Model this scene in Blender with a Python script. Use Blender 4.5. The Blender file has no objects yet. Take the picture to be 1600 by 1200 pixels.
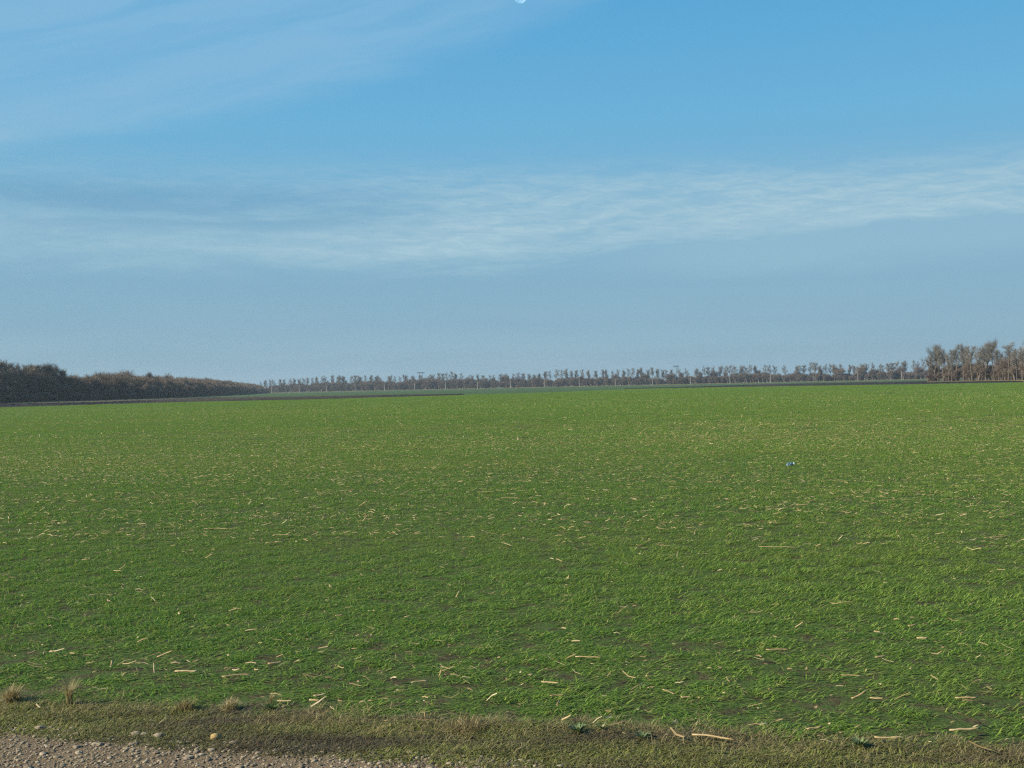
import bpy, math, random
import numpy as np
from mathutils import Vector, Matrix
random.seed(7); RNG = np.random.default_rng(11)
sc = bpy.context.scene
R = math.radians

# ------------------------------------------------------------------ camera
EYE = 2.5
F = 1716.0                     # focal length in photo pixels (photo 1600 x 1200)
ROLL = R(1.22)
PITCH = math.atan(3.0 / F)
cam_d = bpy.data.cameras.new("camera"); cam = bpy.data.objects.new("camera", cam_d)
sc.collection.objects.link(cam); sc.camera = cam
cam_d.sensor_width = 36; cam_d.lens = 36 * F / 1600
cam_d.clip_start = 0.1; cam_d.clip_end = 60000
cam.location = (0, 0, EYE)
CM = Matrix.Rotation(R(90) + PITCH, 3, 'X') @ Matrix.Rotation(-ROLL, 3, 'Z')
cam.rotation_euler = CM.to_euler()
def ray(px, py):
    return (CM @ Vector((px - 800, 600 - py, -F))).normalized()
def G(px, py, z=0.0):
    d = ray(px, py); t = (z - EYE) / d.z
    return (d.x * t, d.y * t)
def at_dist(px, Y):
    """ground point at depth Y that the camera sees in picture column px"""
    lo, hi = -Y * 1.5, Y * 1.5
    for _ in range(50):
        m = (lo + hi) / 2
        v = CM.transposed() @ Vector((m, Y, -EYE))
        if v.x / -v.z * F + 800 < px: lo = m
        else: hi = m
    return lo

# ------------------------------------------------------------------ light
SUN_EL, SUN_AZ = R(29), R(-104)          # azimuth from +Y (view direction), clockwise
sun_dir = Vector((math.sin(SUN_AZ) * math.cos(SUN_EL), math.cos(SUN_AZ) * math.cos(SUN_EL), math.sin(SUN_EL)))
sl = bpy.data.lights.new("sun", 'SUN'); so = bpy.data.objects.new("sun", sl); sc.collection.objects.link(so)
sl.energy = 5.0; sl.angle = R(0.53); sl.color = (1.0, 0.92, 0.78)
so.rotation_euler = (-sun_dir).to_track_quat('-Z', 'Y').to_euler()
sc.view_settings.view_transform = 'Standard'; sc.view_settings.look = 'None'
sc.view_settings.exposure = 0.85; sc.view_settings.gamma = 1.0
sc.render.engine = 'CYCLES'; sc.cycles.use_denoising = False; sc.cycles.pixel_filter_type = 'BLACKMAN_HARRIS'; sc.cycles.filter_width = 1.25

# ------------------------------------------------------------------ sky
class NT:
    """tiny expression helper over a node tree"""
    def __init__(s, tree): s.t = tree; s.N = tree.nodes; s.L = tree.links
    def n(s, typ, **kw):
        nd = s.N.new(typ)
        for k, v in kw.items(): setattr(nd, k, v)
        return nd
    def put(s, sock, v):
        if hasattr(v, 'is_linked') or hasattr(v, 'links'): s.L.new(v, sock)
        else:
            if sock.type == 'RGBA' and not isinstance(v, (int, float)) and len(v) == 3: v = (*v, 1)
            sock.default_value = v
    def m(s, op, a, b=0.0, c=0.0, clamp=False):
        nd = s.n('ShaderNodeMath', operation=op); nd.use_clamp = clamp
        s.put(nd.inputs[0], a); s.put(nd.inputs[1], b); s.put(nd.inputs[2], c); return nd.outputs[0]
    def step(s, x, a, b):
        nd = s.n('ShaderNodeMapRange', interpolation_type='SMOOTHSTEP')
        s.put(nd.inputs[0], x); s.put(nd.inputs[1], a); s.put(nd.inputs[2], b); return nd.outputs[0]
    def noise(s, vec, scale, detail=3, rough=0.5, dist=0.0, lac=2.0):
        nd = s.n('ShaderNodeTexNoise'); s.put(nd.inputs['Vector'], vec)
        nd.inputs['Scale'].default_value = scale; nd.inputs['Detail'].default_value = detail
        nd.inputs['Roughness'].default_value = rough; nd.inputs['Distortion'].default_value = dist
        nd.inputs['Lacunarity'].default_value = lac
        return nd.outputs['Fac']
    def comb(s, x, y, z=0.0):
        nd = s.n('ShaderNodeCombineXYZ'); s.put(nd.inputs[0], x); s.put(nd.inputs[1], y); s.put(nd.inputs[2], z); return nd.outputs[0]
    def mix(s, f, a, b, bt='MIX'):
        nd = s.n('ShaderNodeMix', data_type='RGBA', blend_type=bt)
        s.put(nd.inputs[0], f); s.put(nd.inputs[6], a); s.put(nd.inputs[7], b); return nd.outputs[2]
    def ramp(s, f, stops):
        nd = s.n('ShaderNodeValToRGB'); s.put(nd.inputs[0], f); el = nd.color_ramp.elements
        while len(el) < len(stops): el.new(0.5)
        for e, (p, c) in zip(el, stops): e.position = p; e.color = (*c, 1)
        return nd.outputs[0]

def srgb(r, g, b):
    f = lambda c: (c / 255 / 12.92) if c <= 10.3 else ((c / 255 + 0.055) / 1.055) ** 2.4
    return (f(r), f(g), f(b))

world = bpy.data.worlds.new("World"); sc.world = world; world.use_nodes = True
wt = NT(world.node_tree); wt.N.clear()
sky = wt.n('ShaderNodeTexSky', sky_type='NISHITA'); sky.sun_disc = False
sky.sun_elevation = SUN_EL; sky.sun_rotation = SUN_AZ
sky.air_density = 1.0; sky.dust_density = 0.6; sky.ozone_density = 2.0; sky.altitude = 0
geo = wt.n('ShaderNodeTexCoord').outputs['Generated']
sep = wt.n('ShaderNodeSeparateXYZ'); wt.put(sep.inputs[0], geo)
X, Y, Z = sep.outputs
az = wt.m('ARCTAN2', X, Y)                                   # radians, 0 = view direction
hor = wt.m('SQRT', wt.m('ADD', wt.m('MULTIPLY', X, X), wt.m('MULTIPLY', Y, Y)))
el = wt.m('ARCTAN2', Z, hor)
# colour of the clear air by height (the blue deepens upwards)
elr = wt.m('DIVIDE', el, 0.7, clamp=True)
tint = wt.ramp(elr, SKY_STOPS := [(0.0, srgb(134, 170, 190)), (0.09, srgb(130, 172, 196)), (0.20, srgb(122, 174, 203)),
                                 (0.33, srgb(108, 178, 217)), (0.50, srgb(84, 166, 216)), (1.0, srgb(50, 125, 190))])
SKY_K = 0.0560
skyrgb = wt.mix(1.0, sky.outputs[0], (0.11, 0.11, 0.11), 'MULTIPLY')
base = wt.mix(0.92, skyrgb, tint)
base = wt.mix(wt.m('MULTIPLY', wt.step(az, 0.1, -0.75), 0.22), base, wt.mix(1.0, base, (0.86, 0.90, 0.90), 'MULTIPLY'))
# cirrus: long streaks lying nearly level, warped
warp = wt.noise(wt.comb(wt.m('MULTIPLY', az, 3.0), wt.m('MULTIPLY', el, 9.0)), 1.3, 3, 0.5)
elw = wt.m('ADD', el, wt.m('MULTIPLY', wt.m('SUBTRACT', warp, 0.5), 0.05))
fine = wt.noise(wt.comb(wt.m('MULTIPLY', az, 7.0), wt.m('MULTIPLY', wt.m('SUBTRACT', elw, wt.m('MULTIPLY', az, 0.06)), 62.0), 3.1), 1.6, 7, 0.62, 0.5)
mid = wt.noise(wt.comb(wt.m('MULTIPLY', az, 2.2), wt.m('MULTIPLY', elw, 22.0), 7.7), 1.2, 5, 0.55, 0.3)
rip = wt.noise(wt.comb(wt.m('MULTIPLY', wt.m('ADD', az, wt.m('MULTIPLY', el, 1.6)), 42.0), wt.m('MULTIPLY', el, 190.0), 1.7), 1.0, 4, 0.6, 0.8)
dk = wt.m('MULTIPLY', wt.m('MULTIPLY', wt.step(el, 0.134, 0.150), wt.step(el, 0.190, 0.165)), wt.step(az, 0.0, -0.2))
dk = wt.m('MULTIPLY', dk, wt.m('MULTIPLY', wt.step(mid, 0.66, 0.42), 0.85))
# band across the middle: lower and upper edges drift with azimuth
lo = wt.m('ADD', 0.112, wt.m('MULTIPLY', wt.step(az, -0.03, 0.14), 0.019))
hi = wt.m('SUBTRACT', 0.214, wt.m('MULTIPLY', wt.step(az, 0.1, 0.42), 0.010))
e2 = wt.m('ADD', el, wt.m('ADD', wt.m('MULTIPLY', wt.m('SUBTRACT', mid, 0.5), 0.030), wt.m('MULTIPLY', wt.m('SUBTRACT', fine, 0.5), 0.016)))
d_lo = wt.m('SUBTRACT', e2, lo); d_hi = wt.m('SUBTRACT', hi, e2)
band = wt.m('MULTIPLY', wt.step(d_lo, -0.022, 0.022), wt.step(d_hi, -0.010, 0.050))
azgain = wt.m('ADD', 0.48, wt.m('MULTIPLY', wt.step(az, -0.33, -0.02), 0.50))
streak = wt.m('ADD', 0.26, wt.m('MULTIPLY', wt.step(fine, 0.36, 0.62), 0.40))
streak = wt.m('ADD', streak, wt.m('MULTIPLY', wt.step(rip, 0.38, 0.66), 0.24))
bandf = wt.m('MULTIPLY', wt.m('MULTIPLY', band, azgain), streak)
bandf = wt.m('MULTIPLY', bandf, wt.m('MULTIPLY', wt.m('SUBTRACT', 1.0, wt.m('MULTIPLY', dk, 0.9)), wt.m('ADD', 0.80, wt.m('MULTIPLY', wt.step(rip, 0.36, 0.66), 0.14))))
# bright lower lip of the band
lip = wt.m('MULTIPLY', wt.step(d_lo, -0.018, 0.014), wt.step(d_lo, 0.060, 0.012))
lip = wt.m('MULTIPLY', wt.m('MULTIPLY', lip, 0.40), wt.m('ADD', 0.45, wt.m('MULTIPLY', wt.step(mid, 0.3, 0.65), 0.55)))
# haze veil in the upper left, cut by a slanting edge
edge = wt.m('SUBTRACT', wt.m('SUBTRACT', e2, 0.312), wt.m('MULTIPLY', az, 0.25))
edge = wt.m('SUBTRACT', edge, wt.m('MULTIPLY', wt.m('MAXIMUM', wt.m('ADD', az, 0.03), 0.0), 0.10))
veil = wt.m('MULTIPLY', wt.step(edge, -0.022, 0.016), wt.step(wt.m('SUBTRACT', e2, wt.m('MULTIPLY', az, 0.27)), 0.475, 0.425))
vn = wt.noise(wt.comb(wt.m('MULTIPLY', az, 3.0), wt.m('MULTIPLY', wt.m('SUBTRACT', elw, wt.m('MULTIPLY', az, 0.26)), 26.0), 5.2), 1.3, 5, 0.55, 0.2)
veil = wt.m('MULTIPLY', veil, wt.m('ADD', 0.42, wt.m('MULTIPLY', wt.step(vn, 0.34, 0.62), 0.34)))
# thin haze lower down
low = wt.m('MULTIPLY', wt.step(el, 0.13, 0.02), wt.m('MULTIPLY', wt.step(mid, 0.35, 0.7), 0.16))
low2 = wt.m('MULTIPLY', wt.m('MULTIPLY', wt.step(e2, 0.085, 0.115), wt.step(e2, 0.150, 0.125)), wt.m('MULTIPLY', wt.step(az, -0.02, 0.2), 0.34)); low = wt.m('MAXIMUM', low, low2)
# darker grey-blue streaks inside the band on the left
c0 = wt.mix(wt.m('MULTIPLY', dk, 0.60), base, srgb(108, 158, 192))
cl = wt.m('MAXIMUM', wt.m('ADD', bandf, lip), wt.m('MAXIMUM', veil, low), clamp=True)
cl = wt.m('MULTIPLY', cl, 1.0, clamp=True)
ccol = wt.mix(wt.step(el, 0.16, 0.27), srgb(166, 199, 214), srgb(136, 185, 218))
c1 = wt.mix(cl, c0, ccol)
bg = wt.n('ShaderNodeBackground'); wt.put(bg.inputs[0], c1); bg.inputs[1].default_value = 1.0
# the ramp and clouds are already at display level; the strength below keeps the Background in the 0.05-0.15 range
mul = wt.mix(1.0, c1, (10.0, 10.0, 10.0), 'MULTIPLY'); wt.put(bg.inputs[0], mul); bg.inputs[1].default_value = SKY_K
wo = wt.n('ShaderNodeOutputWorld'); wt.L.new(bg.outputs[0], wo.inputs[0])

# ------------------------------------------------------------------ helpers
def link(o, parent=None):
    sc.collection.objects.link(o)
    if parent: o.parent = parent
    return o
def tag(o, label=None, cat=None, group=None, kind=None):
    if label: o['label'] = label
    if cat: o['category'] = cat
    if group: o['group'] = group
    if kind: o['kind'] = kind
    return o
def empty(name, loc, rz=0.0, s=1.0):
    o = bpy.data.objects.new(name, None); link(o); o.empty_display_size = 0.2
    o.location = loc; o.rotation_euler = (0, 0, rz); o.scale = (s, s, s) if not hasattr(s, '__len__') else s
    return o
def mesh_np(name, V, Fq, mat=None, tint=None, smooth=False):
    """V (n,3); Fq (m,3|4) all of one size"""
    V = np.asarray(V, np.float32); Fq = np.asarray(Fq, np.int32); k = Fq.shape[1] if len(Fq) else 3
    me = bpy.data.meshes.new(name)
    me.vertices.add(len(V)); me.vertices.foreach_set('co', V.ravel())
    if len(Fq):
        me.loops.add(Fq.size); me.loops.foreach_set('vertex_index', Fq.ravel())
        me.polygons.add(len(Fq))
        me.polygons.foreach_set('loop_start', np.arange(0, Fq.size, k, dtype=np.int32))
        me.polygons.foreach_set('loop_total', np.full(len(Fq), k, np.int32))
        me.polygons.foreach_set('use_smooth', np.full(len(Fq), smooth, bool))
    if tint is not None:
        a = me.attributes.new('tint', 'FLOAT', 'POINT'); a.data.foreach_set('value', np.asarray(tint, np.float32))
    me.update(calc_edges=True); me.validate()
    if mat: me.materials.append(mat)
    return me
def obj(name, me, parent=None):
    return link(bpy.data.objects.new(name, me), parent)

def new_mat(name):
    m = bpy.data.materials.new(name); m.use_nodes = True
    t = NT(m.node_tree); b = t.N['Principled BSDF']; b.inputs['Roughness'].default_value = 0.8
    b.inputs['Specular IOR Level'].default_value = 0.25
    return m, t, b
def leafy(name, stops, world_var=None, transl=0.3, rough=0.6, spec=0.3):
    """plant matter: colour along the per-blade 'tint' attribute, patchy over the ground"""
    m, t, b = new_mat(name)
    at = t.n('ShaderNodeAttribute', attribute_name='tint').outputs['Fac']
    col = t.ramp(at, stops)
    pos = t.n('ShaderNodeNewGeometry').outputs['Position']
    if world_var:
        c2, sc1, amt = world_var
        mp = t.n('ShaderNodeMapping'); t.put(mp.inputs[0], pos); mp.inputs['Rotation'].default_value = (0, 0, 0.05); mp.inputs['Scale'].default_value = (0.28, 1, 1)
        pos = mp.outputs[0]; nz = t.noise(pos, sc1, 4, 0.6)
        col = t.mix(t.m('MULTIPLY', t.step(nz, 0.42, 0.66), amt), col, c2)
        nz2 = t.noise(pos, sc1 * 9, 3, 0.6)
        col = t.mix(t.m('MULTIPLY', t.step(nz2, 0.5, 0.75), amt * .6), col, c2)
    t.put(b.inputs['Base Color'], col); b.inputs['Roughness'].default_value = rough
    b.inputs['Specular IOR Level'].default_value = spec
    tr = t.n('ShaderNodeBsdfTranslucent'); t.put(tr.inputs[0], col)
    mx = t.n('ShaderNodeMixShader'); mx.inputs[0].default_value = transl
    t.L.new(b.outputs[0], mx.inputs[1]); t.L.new(tr.outputs[0], mx.inputs[2])
    t.L.new(mx.outputs[0], t.N['Material Output'].inputs[0])
    return m

# ------------------------------------------------------------------ materials
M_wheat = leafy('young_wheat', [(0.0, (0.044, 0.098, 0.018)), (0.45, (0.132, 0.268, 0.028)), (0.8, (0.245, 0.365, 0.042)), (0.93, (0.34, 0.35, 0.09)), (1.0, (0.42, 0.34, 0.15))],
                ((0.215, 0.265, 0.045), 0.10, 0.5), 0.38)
M_verge = leafy('verge_grass', [(0.0, (0.070, 0.070, 0.020)), (0.4, (0.155, 0.168, 0.034)), (0.75, (0.25, 0.26, 0.050)), (1.0, (0.30, 0.24, 0.11))],
                ((0.095, 0.068, 0.040), 1.6, 0.85), 0.25)
M_straw = leafy('corn_straw', [(0.0, (0.10, 0.062, 0.028)), (0.35, (0.26, 0.175, 0.075)), (0.7, (0.42, 0.30, 0.135)), (1.0, (0.56, 0.44, 0.24))], None, 0.2, 0.55, 0.35)
M_dry = leafy('dry_grass', [(0.0, (0.16, 0.12, 0.05)), (0.5, (0.30, 0.24, 0.10)), (1.0, (0.46, 0.38, 0.19))], None, 0.35)

def ground_mat(name, stops, scale, bump, scale2=None, patch=None):
    m, t, b = new_mat(name)
    pos = t.n('ShaderNodeNewGeometry').outputs['Position']
    n1 = t.noise(pos, scale, 8, 0.65); n2 = t.noise(pos, scale * 0.07, 4, 0.55)
    f = t.m('ADD', t.m('MULTIPLY', n1, 0.7), t.m('MULTIPLY', n2, 0.3))
    col = t.ramp(f, stops)
    if patch:
        c, s_, amt = patch
        col = t.mix(t.m('MULTIPLY', t.step(t.noise(pos, s_, 5, 0.6), 0.38, 0.56), amt), col, c)
    t.put(b.inputs['Base Color'], col); b.inputs['Roughness'].default_value = 0.95; b.inputs['Specular IOR Level'].default_value = 0.1
    bp = t.n('ShaderNodeBump'); bp.inputs['Distance'].default_value = bump; bp.inputs['Strength'].default_value = 1
    t.put(bp.inputs['Height'], t.noise(pos, scale * 1.7, 6, 0.6)); t.L.new(bp.outputs[0], b.inputs['Normal'])
    return m
M_soil = ground_mat('field_soil', [(0.3, (0.030, 0.026, 0.012)), (0.5, (0.060, 0.050, 0.024)), (0.7, (0.14, 0.11, 0.058))], 22, 0.03, None, ((0.055, 0.095, 0.02), 5.5, 0.8))
M_plain = ground_mat('far_land', [(0.3, (0.045, 0.07, 0.028)), (0.6, (0.075, 0.10, 0.04)), (0.8, (0.11, 0.11, 0.055))], 0.05, 0.3)
M_gravel = ground_mat('gravel_ground', [(0.3, (0.090, 0.064, 0.036)), (0.5, (0.180, 0.134, 0.080)), (0.7, (0.30, 0.235, 0.145))], 40, 0.03)
M_vergeg = ground_mat('verge_soil', [(0.3, (0.030, 0.024, 0.016)), (0.5, (0.060, 0.050, 0.030)), (0.7, (0.105, 0.085, 0.05))], 18, 0.02, None, ((0.045, 0.060, 0.018), 2.5, 0.7))
M_plough = ground_mat('ploughed_soil', [(0.3, (0.016, 0.013, 0.010)), (0.55, (0.034, 0.028, 0.021)), (0.75, (0.075, 0.062, 0.042))], 1.2, 0.15)
M_far = ground_mat('far_crop', [(0.3, (0.036, 0.066, 0.022)), (0.55, (0.050, 0.086, 0.028)), (0.8, (0.085, 0.105, 0.042))], 0.06, 0.1)
M_weedy = ground_mat('weedy_soil', [(0.3, (0.055, 0.050, 0.030)), (0.55, (0.095, 0.085, 0.045)), (0.8, (0.16, 0.13, 0.075))], 0.9, 0.15)

def bark_mat(name, c1, c2, transl=0.0):
    m, t, b = new_mat(name)
    pos = t.n('ShaderNodeNewGeometry').outputs['Position']
    rnd = t.n('ShaderNodeObjectInfo').outputs['Random']
    f = t.m('ADD', t.m('MULTIPLY', t.noise(pos, 0.45, 4, 0.6), 0.75), t.m('MULTIPLY', rnd, 0.28))
    t.put(b.inputs['Base Color'], t.ramp(f, [(0.25, c1), (0.8, c2)])); b.inputs['Roughness'].default_value = 0.9
    b.inputs['Specular IOR Level'].default_value = 0.15
    return m
M_bark = bark_mat('grey_bark', (0.060, 0.050, 0.040), (0.15, 0.128, 0.10))
M_twig = bark_mat('bare_twigs', (0.092, 0.083, 0.066), (0.215, 0.195, 0.155))
M_twig_red = bark_mat('red_brown_twigs', (0.090, 0.070, 0.054), (0.205, 0.160, 0.122))
M_twig_dark = bark_mat('dark_wood_twigs', (0.080, 0.061, 0.044), (0.28, 0.205, 0.140))
M_conc = ground_mat('pole_concrete', [(0.3, (0.24, 0.225, 0.19)), (0.6, (0.32, 0.30, 0.26)), (0.8, (0.38, 0.36, 0.31))], 3.0, 0.01)
M_steel = ground_mat('weathered_steel', [(0.3, (0.055, 0.060, 0.062)), (0.6, (0.085, 0.09, 0.092)), (0.8, (0.12, 0.12, 0.12))], 2.0, 0.01)
m_, t_, b_ = new_mat('insulator_glaze'); b_.inputs['Base Color'].default_value = (0.12, 0.07, 0.05, 1); b_.inputs['Roughness'].default_value = 0.25; M_ins = m_
M_stone = ground_mat('pale_stone', [(0.3, (0.14, 0.11, 0.075)), (0.55, (0.24, 0.19, 0.13)), (0.75, (0.36, 0.29, 0.19))], 25, 0.01)
M_ystone = ground_mat('yellow_stone', [(0.3, (0.22, 0.15, 0.06)), (0.6, (0.34, 0.24, 0.10)), (0.8, (0.42, 0.31, 0.15))], 25, 0.01)

# ------------------------------------------------------------------ ground sheets
def sheet(name, pts, z, mat):
    V = [(x, y, z) for x, y in pts]
    me = bpy.data.meshes.new(name); me.from_pydata(V, [], [tuple(range(len(V)))]); me.materials.append(mat)
    o = obj(name, me)
    if me.polygons[0].normal.z < 0: me.flip_normals()
    return tag(o, kind='structure')
BIG = 9000
sheet('ground', [(-BIG, -BIG), (BIG, -BIG), (BIG, BIG), (-BIG, BIG)], 0.0, M_plain)

# edges read off the photo, turned into ground points
fe_px = [(0, 637), (160, 631.8), (300, 627.8), (500, 623), (700, 617.6), (850, 613.5), (1000, 607.6), (1200, 603.6), (1450, 600.0), (1600, 597.3)]
fe = [G(*p) for p in fe_px]
def extend(pts, d0, d1):
    a, b = Vector(pts[0]), Vector(pts[1]); c, d = Vector(pts[-1]), Vector(pts[-2])
    return [tuple(a + (a - b).normalized() * d0)] + list(pts) + [tuple(c + (c - d).normalized() * d1)]
# roadside: verge edge and gravel edge as straight lines along the road
v0, v1 = G(60, 1108), G(1600, 1182); g0, g1 = G(40, 1145), G(800, 1199)
def line_pt(a, b, x): t = (x - a[0]) / (b[0] - a[0]); return (x, a[1] + (b[1] - a[1]) * t)
def verge_y(x): return line_pt(v0, v1, x)[1]
def gravel_y(x): return line_pt(g0, g1, x)[1]
print('VERGE', v0, v1, 'GRAVEL', g0, g1, 'FIELD EDGE', fe[0], fe[5], fe[-1])
XL, XR = -60, 60
wav = lambda x, k: 0.06 * math.sin(x * 2.1 + k) + 0.04 * math.sin(x * 5.3 + 2 * k)
xs = np.linspace(XL, XR, 240)
edge_v = [(x, verge_y(x) + wav(x, 1)) for x in xs]; edge_g = [(x, gravel_y(x) + wav(x, 2.2)) for x in xs]
# far edge of wheat resampled against x
fe_x = extend(fe, 160, 160)
sheet('field_ground', edge_v + [(250, verge_y(60))] + [(470, 420)] + fe_x[::-1] + [(-330, 150), (-300, verge_y(-60))], 0.012, M_soil)
sheet('verge_ground', edge_v[::-1] + edge_g, 0.016, M_vergeg)
sheet('gravel_shoulder', edge_g + [(XR, -12), (XL, -12)], 0.020, M_gravel)

# second crop behind the first, up to the far thicket
PL_, PR_ = (at_dist(425, 1450), 1450), (at_dist(1409, 1110), 1110)      # first and last pole seen
def pole_line(t): return (PL_[0] + (PR_[0] - PL_[0]) * t, PL_[1] + (PR_[1] - PL_[1]) * t)
far_edge = [pole_line(t) for t in (-0.75, 0, 0.5, 1, 1.6)]
sheet('far_field', fe_x + [(x, y - 6) for x, y in far_edge[::-1]], 0.02, M_far)

def ploughed(name, near, far, amp, mat, z0=0.05, nx=160, ny=14, seed=1):
    """a strip of clods between two pixel polylines, as real relief"""
    rg = np.random.default_rng(seed)
    nx_, ny_ = np.array([G(*p) for p in near]), np.array([G(*p) for p in far])
    def res(P, n):
        s = np.r_[0, np.cumsum(np.hypot(*np.diff(P, axis=0).T))]; q = np.linspace(0, s[-1], n)
        return np.c_[np.interp(q, s, P[:, 0]), np.interp(q, s, P[:, 1])]
    A, B = res(nx_, nx), res(ny_, nx)
    V = []; 
    for j in range(ny):
        t = j / (ny - 1)
        P = A + (B - A) * t
        e = min(1, min(t, 1 - t) * 8)
        z = z0 + e * amp * (0.35 + 0.65 * rg.random(nx))
        V.append(np.c_[P, z])
    V = np.vstack(V)
    i, j = np.meshgrid(np.arange(nx - 1), np.arange(ny - 1)); i = i.ravel(); j = j.ravel()
    Fq = np.c_[j * nx + i, j * nx + i + 1, (j + 1) * nx + i + 1, (j + 1) * nx + i]
    return tag(obj(name, mesh_np(name, V, Fq, mat)), kind='structure')
ploughed('ploughed_strip', [(-230, 645), (0, 637), (160, 632), (300, 627.9), (500, 624.0), (600, 620.8), (725, 617.2)],
         [(-230, 638.4), (0, 631.6), (160, 629.3), (300, 623.6), (500, 620.2), (600, 618.2), (722, 616.9)], 0.38, M_plough, seed=3, nx=500)
ploughed('ploughed_field', [(975, 607.6), (1200, 603.9), (1450, 600.2), (1600, 597.6), (1800, 594)],
         [(980, 607.3), (1080, 604.7), (1200, 600.4), (1440, 595.6), (1600, 591.8), (1800, 589)], 0.22, M_plough, seed=4, nx=420)
ploughed('weedy_margin', [(-260, 639), (0, 632.0), (160, 629.4), (330, 623.4), (420, 621.9)], [(-260, 636.5), (0, 630.2), (160, 625.6), (330, 621.4), (420, 620.6)], 0.3, M_weedy, seed=5, nx=300)
ploughed('tree_belt_soil', [(1452, 599.2), (1520, 597.6), (1600, 596.6), (1800, 593.5)], [(1452, 596.2), (1520, 593.8), (1600, 591.9), (1800, 589)], 0.25, M_weedy, z0=0.35, seed=6)

# ------------------------------------------------------------------ scatter: one object holds its own clumps and the points they are copied to
def scatter_tree():
    ng = bpy.data.node_groups.new('scatter', 'GeometryNodeTree')
    ng.interface.new_socket('Geometry', in_out='INPUT', socket_type='NodeSocketGeometry')
    ng.interface.new_socket('Geometry', in_out='OUTPUT', socket_type='NodeSocketGeometry')
    return ng
def scatter(name, variants, mat, P, rot, scl, idx, zs=None):
    """variants: list of (V, F(quads), tint). P (n,3)."""
    Vs, Fs, Ts, ks = [], [], [], []; off = 0
    for k, (V, Fq, T) in enumerate(variants):
        Vs.append(V); Fs.append(Fq + off); Ts.append(T); ks.append(np.full(len(V), k)); off += len(V)
    n = len(P)
    V = np.vstack(Vs + [P]); T = np.concatenate(Ts + [np.zeros(n)]); K = np.concatenate(ks + [np.full(n, -1)])
    me = mesh_np(name, V, np.vstack(Fs), None, T)
    for m in (mat if isinstance(mat, list) else [mat]): me.materials.append(m)
    def attr(nm, typ, a, dt):
        at = me.attributes.new(nm, typ, 'POINT'); at.data.foreach_set('value', np.asarray(a, dt))
    z = np.zeros(off)
    attr('kk', 'INT', K, np.int32); attr('pr', 'FLOAT', np.r_[z, rot], np.float32)
    attr('ps', 'FLOAT', np.r_[z, scl], np.float32); attr('pi', 'INT', np.r_[z.astype(int), idx], np.int32)
    attr('pz', 'FLOAT', np.r_[z, scl if zs is None else zs], np.float32)
    o = obj(name, me)
    ng = scatter_tree(); t = NT(ng)
    gi = t.n('NodeGroupInput'); go = t.n('NodeGroupOutput')
    def named(nm, dt='FLOAT'):
        nd = t.n('GeometryNodeInputNamedAttribute', data_type=dt); nd.inputs[0].default_value = nm
        return nd.outputs[0]
    def sep(k):
        c = t.n('FunctionNodeCompare', data_type='INT', operation='EQUAL')
        ia = [s for s in c.inputs if s.type == 'INT']
        t.L.new(named('kk', 'INT'), ia[0]); ia[1].default_value = k
        s = t.n('GeometryNodeSeparateGeometry', domain='POINT')
        t.L.new(gi.outputs[0], s.inputs[0]); t.L.new(c.outputs[0], s.inputs[1]); return s.outputs[0]
    g2i = t.n('GeometryNodeGeometryToInstance')
    for k in reversed(range(len(variants))): t.L.new(sep(k), g2i.inputs[0])
    iop = t.n('GeometryNodeInstanceOnPoints')
    t.L.new(sep(-1), iop.inputs['Points']); t.L.new(g2i.outputs[0], iop.inputs['Instance'])
    iop.inputs['Pick Instance'].default_value = True
    t.L.new(named('pi', 'INT'), iop.inputs['Instance Index'])
    rv = t.n('ShaderNodeCombineXYZ'); t.L.new(named('pr'), rv.inputs[2])
    e2r = t.n('FunctionNodeEulerToRotation'); t.L.new(rv.outputs[0], e2r.inputs[0]); t.L.new(e2r.outputs[0], iop.inputs['Rotation'])
    sv = t.n('ShaderNodeCombineXYZ'); ps = named('ps'); t.L.new(ps, sv.inputs[0]); t.L.new(ps, sv.inputs[1]); t.L.new(named('pz'), sv.inputs[2])
    t.L.new(sv.outputs[0], iop.inputs['Scale'])
    t.L.new(iop.outputs[0], go.inputs[0])
    md = o.modifiers.new('scatter', 'NODES'); md.node_group = ng
    return o

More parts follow.
